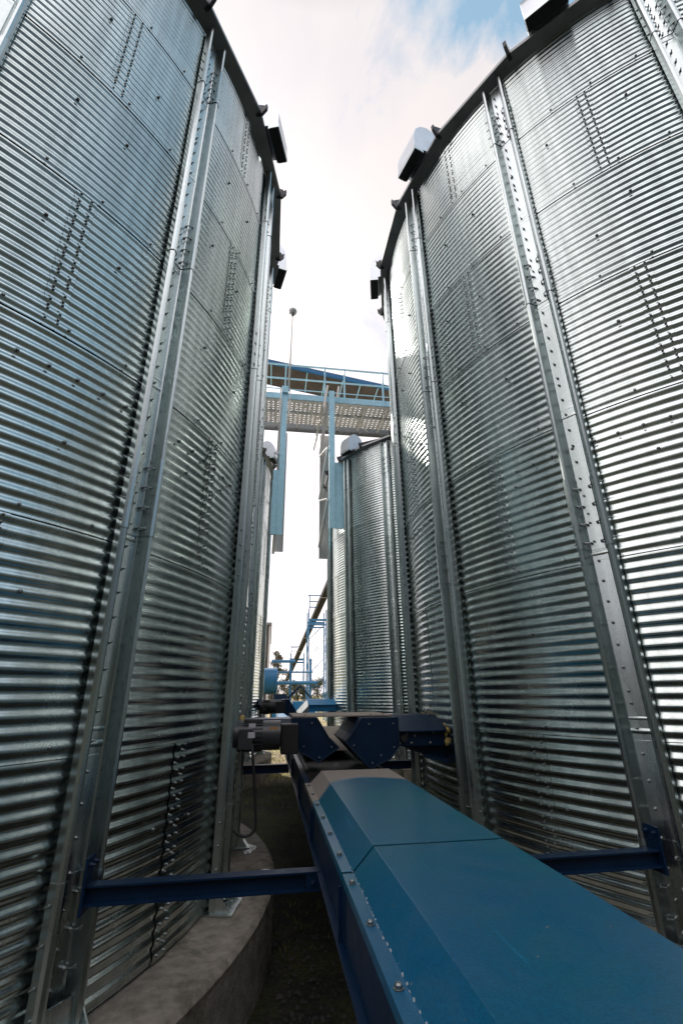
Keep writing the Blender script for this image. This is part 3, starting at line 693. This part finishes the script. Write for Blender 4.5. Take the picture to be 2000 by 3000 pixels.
# far pair
YF = 13.05; ZFA = -.11
lf = thing('discharge_conveyor', 'distant dark discharge conveyor with black motor at the far left silo', 'conveyor', (0, YF, GZ), 0, 'discharge conveyors from the silos')
mb = MB(); mb.prism(hexprof(YF, ZFA, .16, .34, .11, .12, .30), 'x', -.25, .42); part(mb, 'housing', M['blue_dark'], lf, False, .004)
mb = MB(); mb.prism([(.40, -.10), (.52, -.10), (.70, -.36), (.74, -.46), (.5, -.5), (.32, -.38), (.32, -.12)], 'y', YF - .4, YF + .3); part(mb, 'spout', M['blue_dark'], lf)
mtf = motor(.02, YF - .55, -.28, lf, 'black', .15)
mb = MB(); mb.box(.18, .42, YF - .7, YF - .4, -.42, -.15); part(mb, 'gearbox', M['black'], lf)
rf = thing('discharge_conveyor', 'distant blue discharge conveyor with sunlit down spout at the far right silo', 'conveyor', (1.4, YF, GZ), 0, 'discharge conveyors from the silos')
mb = MB(); mb.prism(hexprof(YF, ZFA, .22, .42, .13, .16, .38), 'x', 1.0, 1.92); part(mb, 'housing', M['blue_hood'], rf, False, .004)
# down-turned spout: hexagonal section swept along a 55 degree slope
def slope_spout(p0, p1, yc, parent):
    mb = MB(); secs = []
    for (x, z) in (p0, p1):
        secs.append([(x, yc - .38, z - .28), (x, yc - .42, z - .13), (x, yc - .22, z), (x, yc + .22, z), (x, yc + .42, z - .13), (x, yc + .38, z - .28)])
    s0 = secs[0]; s1 = [(x, y, z) for x, y, z in secs[1]]
    n = 6; mb.add(s0 + s1, [tuple(range(n)), tuple(range(2 * n - 1, n - 1, -1))] + [(i, (i + 1) % n, n + (i + 1) % n, n + i) for i in range(n)])
    return part(mb, 'spout', M['white'], parent)
M['bluelit'] = mat('sunlit_blue_spout_paint', (0.28, 0.30, 0.31), 0.28, 0.3, (6, .15))  # blue paint made pale, sunlight on the spout put into the colour
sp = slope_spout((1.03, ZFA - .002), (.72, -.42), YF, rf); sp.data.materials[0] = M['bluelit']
ring_foam(1.80, hexprof(YF, ZFA + .01, .22, .42, .13, .16, .38), 'foam_seal', rf, 9, .03)

# ------------------------------------------------------------------ small things on the pads and ground
def blob(name, cx, cy, z, rx, ry, m, label, cat, seed, h=.006):
    rnd = random.Random(seed); mb = MB(); n = 22
    rr = [1 + .12 * math.sin(3 * 6.283 * i / n + seed) + rnd.uniform(-.06, .06) for i in range(n)]
    ring = [(cx + rx * rr[i] * math.cos(2 * pi * i / n), cy + ry * rr[i] * math.sin(2 * pi * i / n)) for i in range(n)]
    mb.prism(ring, 'z', z, z + h); o = mb.build(name, m, None, False, .0015); tag(o, label, cat); return o
PZ = ZB - .012
blob('ice_patch', -.13, 5.47, PZ, .07, .16, M['ice'], 'glossy wet patch on the silo pad beyond the cross beam', 'puddle', 1)
blob('ice_patch', .045, 4.83, PZ, .05, .03, M['ice'], 'glossy wet streak on the very edge of the pad just behind the cross beam', 'puddle', 2)
o = MB(); o.box(-1.02, -.98, 2.20, 2.235, PZ, PZ + .022); o.box(-.99, -.965, 2.222, 2.25, PZ, PZ + .014); tag(o.build('rubber_scrap', M['black'], None, False, .003), 'small black scrap lying on the concrete pad of the near left silo', 'scrap')
# crumpled bag and board on the sunlit grass
rnd = random.Random(11); mb = MB(); vs = []; n = 9
for j in range(7):
    for i in range(n):
        a = 2 * pi * i / n; r = .17 * math.sin(pi * (j + .6) / 7.6) * rnd.uniform(.75, 1.2)
        vs.append((-.06 + r * math.cos(a) * 1.1, 14.3 + r * math.sin(a), GZ + .02 + .30 * j / 6))
fs = [(j * n + i, j * n + (i + 1) % n, (j + 1) * n + (i + 1) % n, (j + 1) * n + i) for j in range(6) for i in range(n)] + [tuple(range(n)), tuple(6 * n + i for i in range(n))]
mb.add(vs, fs); tag(mb.build('plastic_bag', M['cloth'], None, False), 'crumpled white bag lying on the sunlit grass beyond the silos', 'bag')
mb = MB(); mb.bar((-.42, 14.75, GZ + .12), (.06, 14.7, GZ + .42), .5, .03, (0, 0, 1)); mb.bar((-.42, 14.95, GZ + .0), (-.42, 14.95, GZ + .14), .05); mb.bar((-.05, 14.9, GZ + .0), (-.05, 14.9, GZ + .36), .05)
tag(mb.build('board', M['pink'], None), 'pale board propped up behind the crumpled bag', 'board')

# ------------------------------------------------------------------ gantry across the tops of the far silos
Y0, Y1 = 12.2, 13.92; G0, G1 = 8.71, 8.92
gt = thing('catwalk', 'pale blue catwalk with railings spanning between the far silo roofs', 'catwalk', (.7, 13, G0))
mb = MB(); mb.box(-3.6, 5.2, Y0, Y0 + .012, G0, G1); mb.box(-3.6, 5.2, Y0 + .0125, Y0 + .07, G1 - .01, G1 - .002); mb.box(-3.6, 5.2, Y0 + .0125, Y0 + .07, G0, G0 + .008)
part(mb, 'near_fascia', M['blue_sky'], gt)
mb = MB(); mb.box(-3.6, 5.2, Y1 - .01, Y1, G0 - .14, G1); part(mb, 'far_fascia', M['galvdull'], gt)
# checker plate floor: real slots
def plate_with_holes():
    mb = MB(); z = G0 + .11; sx, sy = .150, .128
    x = -3.5; row = 0
    nxh = int(8.7 / sx); nyh = int((Y1 - Y0 - .1) / sy)
    for i in range(nxh):
        for j in range(nyh):
            x0 = -3.5 + i * sx; y0 = Y0 + .06 + j * sy; x1 = x0 + sx; y1 = y0 + sy
            if x0 < -.9 or x0 > 4.2:
                mb.add([(x0, y0, z), (x1, y0, z), (x1, y1, z), (x0, y1, z)], [(0, 1, 2, 3)]); continue
            cx = (x0 + x1) / 2; cy = (y0 + y1) / 2; a = R_(38 if (i + j) % 2 else -38); hl, hw = .045, .015
            c, s = math.cos(a), math.sin(a)
            inner = []
            for k in range(8):
                t = 2 * pi * (k + .5) / 8; u = hl * math.cos(t); v = hw * math.sin(t); inner.append((cx + u * c - v * s, cy + u * s + v * c, z))
            inner.sort(key=lambda p: math.atan2(p[1] - cy, p[0] - cx))
            outer = [(x0, y0, z), (cx, y0, z), (x1, y0, z), (x1, cy, z), (x1, y1, z), (cx, y1, z), (x0, y1, z), (x0, cy, z)]
            outer.sort(key=lambda p: math.atan2(p[1] - cy, p[0] - cx))
            b = len(mb.v); mb.v += outer + inner
            # match start by nearest angle
            ao = [math.atan2(p[1] - cy, p[0] - cx) for p in outer]; ai = [math.atan2(p[1] - cy, p[0] - cx) for p in inner]
            for k in range(8):
                mb.f.append((b + k, b + (k + 1) % 8, b + 8 + (k + 1) % 8, b + 8 + k))
    return mb
part(plate_with_holes(), 'floor_plate', M['truss'], gt)
mb = MB()
mb.box(-3.6, 5.2, (Y0 + Y1) / 2 - .02, (Y0 + Y1) / 2 + .02, G0 + .03, G0 + .105)
for i in range(-4, 7): mb.bar((.55 + i * .72, Y0 + .02, G0 + .04), (.55 + i * .72, Y1 - .02, G0 + .04), .05, .06)
part(mb, 'floor_joists', M['truss'], gt)
mb = MB()
for i in range(-3, 4): mb.bar((.55 + i * 1.44, Y0 + .06, G0 + .002), (.55 + i * 1.44 + 1.1, Y1 - .08, G0 + .002), .05, .012); 
mb.box(-3.6, 5.2, Y0 + .02, Y0 + .10, G0 - .012, G0 - .001)
part(mb, 'floor_bracing', M['truss'], gt)
mb = MB()
for z in (10.01, 9.47): mb.bar((-3.5, Y0 - .02, z), (5.1, Y0 - .02, z), .042)
mb.bar((-3.5, Y0 - .02, 9.06), (5.1, Y0 - .02, 9.06), .025)
mb.bar((-3.5, Y1 + .02, 10.0), (5.1, Y1 + .02, 10.0), .04)
part(mb, 'handrail', M['blue_sky'], gt)
for x in (-2.5, -1.2, .08, 1.347, 1.99, 3.276, 4.5):
    mb = MB(); mb.box(x - .025, x + .025, Y0 - .055, Y0 - .003, G0 - .02 if x > 1 else G1 - .1, 10.03); part(mb, 'rail_post', M['blue_sky'], gt)
# towers
def tower(xc, sgn, zf, zr, label, bx, bz0, bz1):
    t = thing('support_tower', label, 'tower', (xc, Y0, zf), 0, 'support towers of the catwalk')
    w2 = .085
    # front post: blue channel
    mb = MB(); y = Y0 - .02
    mb.box(xc - w2, xc + w2, y - .16, y - .152, zf, G1 + .10); mb.box(xc - w2, xc - w2 + .008, y - .1515, y - .06, zf, G1 + .10); mb.box(xc + w2 - .008, xc + w2, y - .1515, y - .06, zf, G1 + .10)
    part(mb, 'front_post', M['blue_sky'], t)
    x0, x1 = sorted((xc + sgn * (w2 + .002), bx))
    mb = MB(); mb.box(x0, x1, y - .13, y - .122, bz0, bz1); mb.box(x0, x1, y - .1215, y - .05, bz0, bz0 + .01); part(mb, 'wall_bracket', M['blue_sky'], t)
    # rear post
    yr = 14.25; mb = MB(); mb.box(xc - .16, xc + .16, yr, yr + .01, zr, G0); mb.box(xc - .16, xc - .15, yr - .12, yr - .0005, zr, G0); mb.box(xc + .15, xc + .16, yr - .12, yr - .0005, zr, G0)
    part(mb, 'rear_post', M['white'], t)
    # lacing in the side frame
    mb = MB(); z = zf + .1; k = 0
    while z < G0 - .5:
        a = (xc, y - .05, z if k % 2 else z + .8); b = (xc, yr - .06, z + .8 if k % 2 else z); a = (xc - .10, a[1], a[2]) if True else a; b = (xc - .15, b[1], b[2]); mb.bar(a, b, .035, .09, (1, 0, 0)); z += .85; k += 1
    part(mb, 'lacing', M['white'], t)
    return t
tower(.085, -1, 4.10, 4.28, 'pale blue tower left of the gap, holding up the catwalk beside the far left silo', -.16, 4.12, 6.1)
tower(1.56, 1, 4.36, 4.09, 'pale blue laced tower with wide bracket, holding up the catwalk beside the far right silo', 1.98, 4.38, 6.46)
# knee braces at catwalk level (belong to the catwalk)
mb = MB()
mb.bar((1.30, Y0 - .2, 8.35), (1.42, Y0 - .19, 9.2), .07, .03, (0, 1, 0)); mb.bar((1.15, 13.9, 7.9), (1.42, Y0 - .10, 9.05), .05, .10); mb.bar((1.72, Y0 - .2, 8.75), (1.78, Y0 - .19, 9.2), .06, .03, (0, 1, 0))
mb.bar((-.05, Y0 - .2, 7.7), (-.05, Y0 - .2, 8.95), .04, .05); mb.bar((.23, Y0 - .2, 7.9), (.23, Y0 - .2, 8.95), .03, .05)
part(mb, 'knee_brace', M['truss'], gt)
mb = MB(); mb.box(-.02, .19, Y0 - .24, Y0 - .19, 8.78, 9.02); part(mb, 'post_cap', M['blue_sky'], gt)
# lamp on tall pole
lp = thing('lamp_post', 'thin pole with a round globe lamp rising above the catwalk', 'lamp', (.2, Y0 - .08, 8.95))
part(MB().tube([(.195, Y0 - .08, 8.95), (.225, Y0 - .08, 12.08)], [.03, .022], 10), 'pole', M['truss'], lp, True)
mb = MB(); pts = []; rs = []
for i in range(13):
    a = pi * i / 12; pts.append((.226, Y0 - .08, 12.24 - .125 * math.cos(a))); rs.append(max(.003, .15 * math.sin(a)))
mb.tube(pts, rs, 24); part(mb, 'globe', M['glass'], lp, True)
part(MB().tube([(.226, Y0 - .08, 12.06), (.226, Y0 - .08, 12.14)], [.05, .09], 16), 'lamp_socket', M['galvdull'], lp, 'auto')
# inclined conveyor above the catwalk
ic = thing('inclined_conveyor', 'blue hooded conveyor with dark ribbed belly sloping behind the catwalk railing', 'conveyor', (1.6, 13.5, 10.2))
def incl(x): return 10.70 - (x + .5) * .163
mb = MB(); xa, xb = -3.2, 5.4
def sheet(y0, d0, y1, d1, th=.02):
    return [(xa, y0, incl(xa) + d0), (xb, y0, incl(xb) + d0), (xb, y1, incl(xb) + d1), (xa, y1, incl(xa) + d1)]
def slab(y0, d0, y1, d1, t):
    a = sheet(y0, d0, y1, d1); b = [(x, y, z + t) for x, y, z in a]
    return a + b, [(0, 3, 2, 1), (4, 5, 6, 7), (0, 1, 5, 4), (1, 2, 6, 5), (2, 3, 7, 6), (3, 0, 4, 7)]
mb = MB(); v, f = slab(12.9, .07, 13.2, .20, .012); mb.add(v, f); v, f = slab(13.2, .2, 13.75, .2, .012); mb.add(v, f); v, f = slab(13.75, .20, 14.05, .07, .012); mb.add(v, f); part(mb, 'hood', M['blue_hood'], ic)
mb = MB(); mb.bar((xa, 12.9, incl(xa) - .03), (xb, 12.9, incl(xb) - .03), .012, .19); mb.bar((xa, 12.865, incl(xa) - .115), (xb, 12.865, incl(xb) - .115), .06, .012); mb.bar((xa, 14.05, incl(xa) - .03), (xb, 14.05, incl(xb) - .03), .012, .19); part(mb, 'side_panel', M['blue_hood'], ic)
mb = MB(); v, f = slab(12.91, -.12, 14.04, -.12, .01); mb.add(v, f); part(mb, 'belly', M['dirtbelly'], ic)
for i in range(14):
    x = -2.9 + .62 * i; mb = MB(); mb.bar((x, 12.9, incl(x) - .14), (x, 14.05, incl(x) - .14), .03, .025); part(mb, 'belly_rib', M['blue_sky'], ic)

# ------------------------------------------------------------------ far background
def lattice(cx, cy, wd, h, hplat, label, m):
    t = thing('lattice_tower', label, 'tower', (cx, cy, GZ), 0, 'blue lattice towers under the inclined belt')
    cs = [(cx - wd / 2, cy - .8), (cx + wd / 2, cy - .8), (cx - wd / 2, cy + .8), (cx + wd / 2, cy + .8)]
    for x, y in cs: mb = MB(); mb.bar((x, y, GZ), (x, y, hplat + .9), .085, .085); part(mb, 'leg', m, t)
    mb = MB(); z = GZ + .6; k = 0; st = wd * .95
    while z + st < hplat:
        for (a, b) in ((0, 1), (2, 3), (0, 2), (1, 3)):
            p, q = cs[a], cs[b]; mb.bar((p[0], p[1], z), (q[0], q[1], z + st), .024); mb.bar((q[0], q[1], z), (p[0], p[1], z + st), .024)
        z += st; k += 1
    part(mb, 'cross_bracing', m, t)
    mb = MB()
    for zq, hh in ((hplat, .16), (hplat - .35, .10)): 
        mb.box(cx - wd / 2, cx + wd / 2, cy - .86, cy - .76, zq, zq + hh); mb.box(cx - wd / 2, cx + wd / 2, cy + .76, cy + .86, zq, zq + hh)
    part(mb, 'platform', m, t)
    mb = MB()
    for zq in (hplat + 1.05, hplat + 1.5): mb.box(cx - wd / 2, cx - wd / 2 + wd * .45 if zq < hplat + 1.2 else cx, cy - .84, cy - .78, zq, zq + .08)
    mb.bar((cx - wd / 2 + .03, cy - .8, hplat + .9), (cx - wd / 2 + .03, cy - .8, h), .07); mb.bar((cx - wd / 2 - .1, cy - .8, h), (cx + wd * .2, cy - .8, h), .07)
    part(mb, 'top_rail', m, t)
    return t
lattice(3.62, 38, 1.40, 7.55, 5.5, 'nearer tall blue lattice tower carrying the dark inclined belt', M['blue_tower'])
lattice(3.55, 64, 1.75, 6.0, 4.3, 'smaller more distant blue lattice tower under the lower end of the belt', M['blue_tower'])
bt = thing('inclined_belt', 'long dark belt conveyor climbing from far left to behind the far right silo', 'conveyor', (3.4, 55, 1))
mb = MB(); A = Vector((4.35, 26, 8.6)); B = Vector((2.6, 88, 1.4)); mb.bar(A, B, .50, .34); part(mb, 'belt_housing', M['beltdark'], bt)
mb = MB()
for k in range(9):
    p = A.lerp(B, (k + .5) / 9); mb.bar(p + Vector((-.27, 0, -.18)), p + Vector((.27, 0, -.18)), .05, .04)
part(mb, 'cross_ribs', M['truss'], bt)
# white building, shade on its front wall painted as brown
bd = thing('shed', 'tall white shed with its shaded front in brown, beyond the far left silo', 'shed', (-4, 36, GZ))
part(MB().box(-8, -.16, 30, 30.1, GZ, 4.15), 'front_wall', M['brown'], bd)
part(MB().box(-.16, -.06, 30.0, 42, GZ, 4.1), 'side_wall', M['white'], bd)
part(MB().box(-8.1, .0, 29.9, 42.1, 4.16, 4.30), 'roof', M['galvdull'], bd)
# fan drum
fd = thing('fan_drum', 'big round blue fan housing in front of the shed', 'fan', (.05, 24, GZ))
M['drum'] = mat('blue_drum_paint', (0.005, 0.10, 0.23), 0.5, 0, (4, 0.2))
part(MB().tube([(-.5, 24, .64), (.34, 24, .64)], .60, 40), 'drum', M['drum'], fd, 'auto')
part(MB().tube([(.34, 24, .64), (.37, 24, .64)], .63, 40), 'rim', M['blue_hood'], fd, 'auto')
mb = MB(); mb.box(-.4, -.3, 23.6, 24.4, GZ, .1); mb.box(.1, .2, 23.6, 24.4, GZ, .1); part(mb, 'legs', M['steeldark'], fd)
# pipe rack
pk = thing('pipe_rack', 'blue pipes and posts running right from the shed', 'pipe rack', (1.5, 34, GZ))
for (x0, x1, z, r) in ((.12, 1.75, 2.20, .10), (.42, 3.0, 1.48, .055), (.42, 3.3, .78, .12)):
    part(MB().tube([(x0, 34, z), (x1, 34, z)], r, 14), 'pipe', M['blue_tower'], pk, 'auto')
for x in (1.45, 2.85): part(MB().box(x - .08, x + .08, 34.2, 34.36, GZ, 2.4), 'post', M['blue_tower'], pk)
# low blue skip
sk = thing('skip', 'low blue steel container on the ground beyond the far silos', 'container', (1.1, 28, GZ))
part(MB().prism([(.25, -1.7), (2.6, -1.7), (2.9, -.35), (.05, -.35)], 'y', 27.6, 29.2), 'body', M['blue_hood'], sk, False, .02)
for x in (.45, 1.2, 1.95, 2.6): part(MB().box(x, x + .12, 27.56, 27.598, -1.7, -.38), 'rib', M['truss'], sk)
mb = MB(); mb.box(.3, 1.1, 30, 31.4, -1.0, .05); mb.bar((.4, 30.2, -.9), (1.9, 30.2, .5), .14); mb.bar((1.9, 30.2, .5), (2.6, 30.2, -.2), .10)
tag(mb.build('loader_frame', M['blue_dark'], None), 'dark blue machine frame partly hidden behind the far discharge conveyors', 'machine')
# wire from the tower up to the catwalk
mb = MB(); a = Vector((2.92, 37.2, 7.5)); b = Vector((1.30, 13.95, 8.72)); mb.tube([a.lerp(b, t / 12) - Vector((0, 0, .15 * math.sin(pi * t / 12))) for t in range(13)], .006, 5)
tag(mb.build('wire', M['wire'], None), 'thin steel wire dropping from the catwalk to the nearer lattice tower', 'wire')
# trees
def tree(cx, cy, h, rad, label, seed, m, nl=2600, low=.25):
    rnd = random.Random(seed); t = thing('tree', label, 'tree', (cx, cy, GZ), 0, 'trees behind the yard')
    mb = MB(); mb.tube([(cx, cy, GZ), (cx + .1, cy, GZ + h * .35), (cx - .1, cy, GZ + h * .7)], [.16 * rad / 2, .11 * rad / 2, .04], 8)
    cl = []
    for k in range(16):
        a = rnd.uniform(0, 2 * pi); zz_ = rnd.uniform(low, .95); rr = rad * math.sin(pi * min(.98, max(.1, (zz_ - low) / (1 - low) * .8 + .15))) * rnd.uniform(.35, .95)
        c = Vector((cx + rr * math.cos(a), cy + rr * math.sin(a), GZ + h * zz_)); cl.append((c, rad * rnd.uniform(.22, .42)))
        mb.tube([(cx, cy, GZ + h * max(.2, zz_ - .3)), tuple(c)], [.05, .015], 5)
    part(mb, 'trunk', M['bark'], t, True)
    lb = MB()
    for i in range(nl):
        c, r = rnd.choice(cl); d = Vector((rnd.gauss(0, 1), rnd.gauss(0, 1), rnd.gauss(0, .8))).normalized() * r * rnd.uniform(.3, 1.1)
        p = c + d; s = rnd.uniform(.05, .12); u = Vector((rnd.gauss(0, 1), rnd.gauss(0, 1), rnd.gauss(0, 1))).normalized(); v = u.orthogonal().normalized() * s
        lb.add([p, p + u * s * 1.6 + v * .5, p + u * s * 2.6, p + u * s * 1.6 - v * .5], [(0, 1, 2, 3)])
    part(lb, 'crown', m, t)
tree(.55, 52, 6.6, 1.2, 'slim leafy tree showing just right of the white shed wall', 1, M['leaf2'], 2200)
tree(3.3, 58, 3.2, 1.7, 'low olive tree seen between the legs of the nearer lattice tower', 2, M['leaf'], 3600, .1)
tree(5.9, 60, 3.5, 1.9, 'low olive tree nearest the edge of the far right silo', 3, M['leaf'], 3600, .1)
tree(1.2, 66, 4.2, 1.5, 'dark low tree behind the blue pipe rack', 4, M['leaf2'], 2600, .1)

# the proto helper object used nothing else
for o in list(bpy.data.objects):
    if o.name == 'p': bpy.data.objects.remove(o)
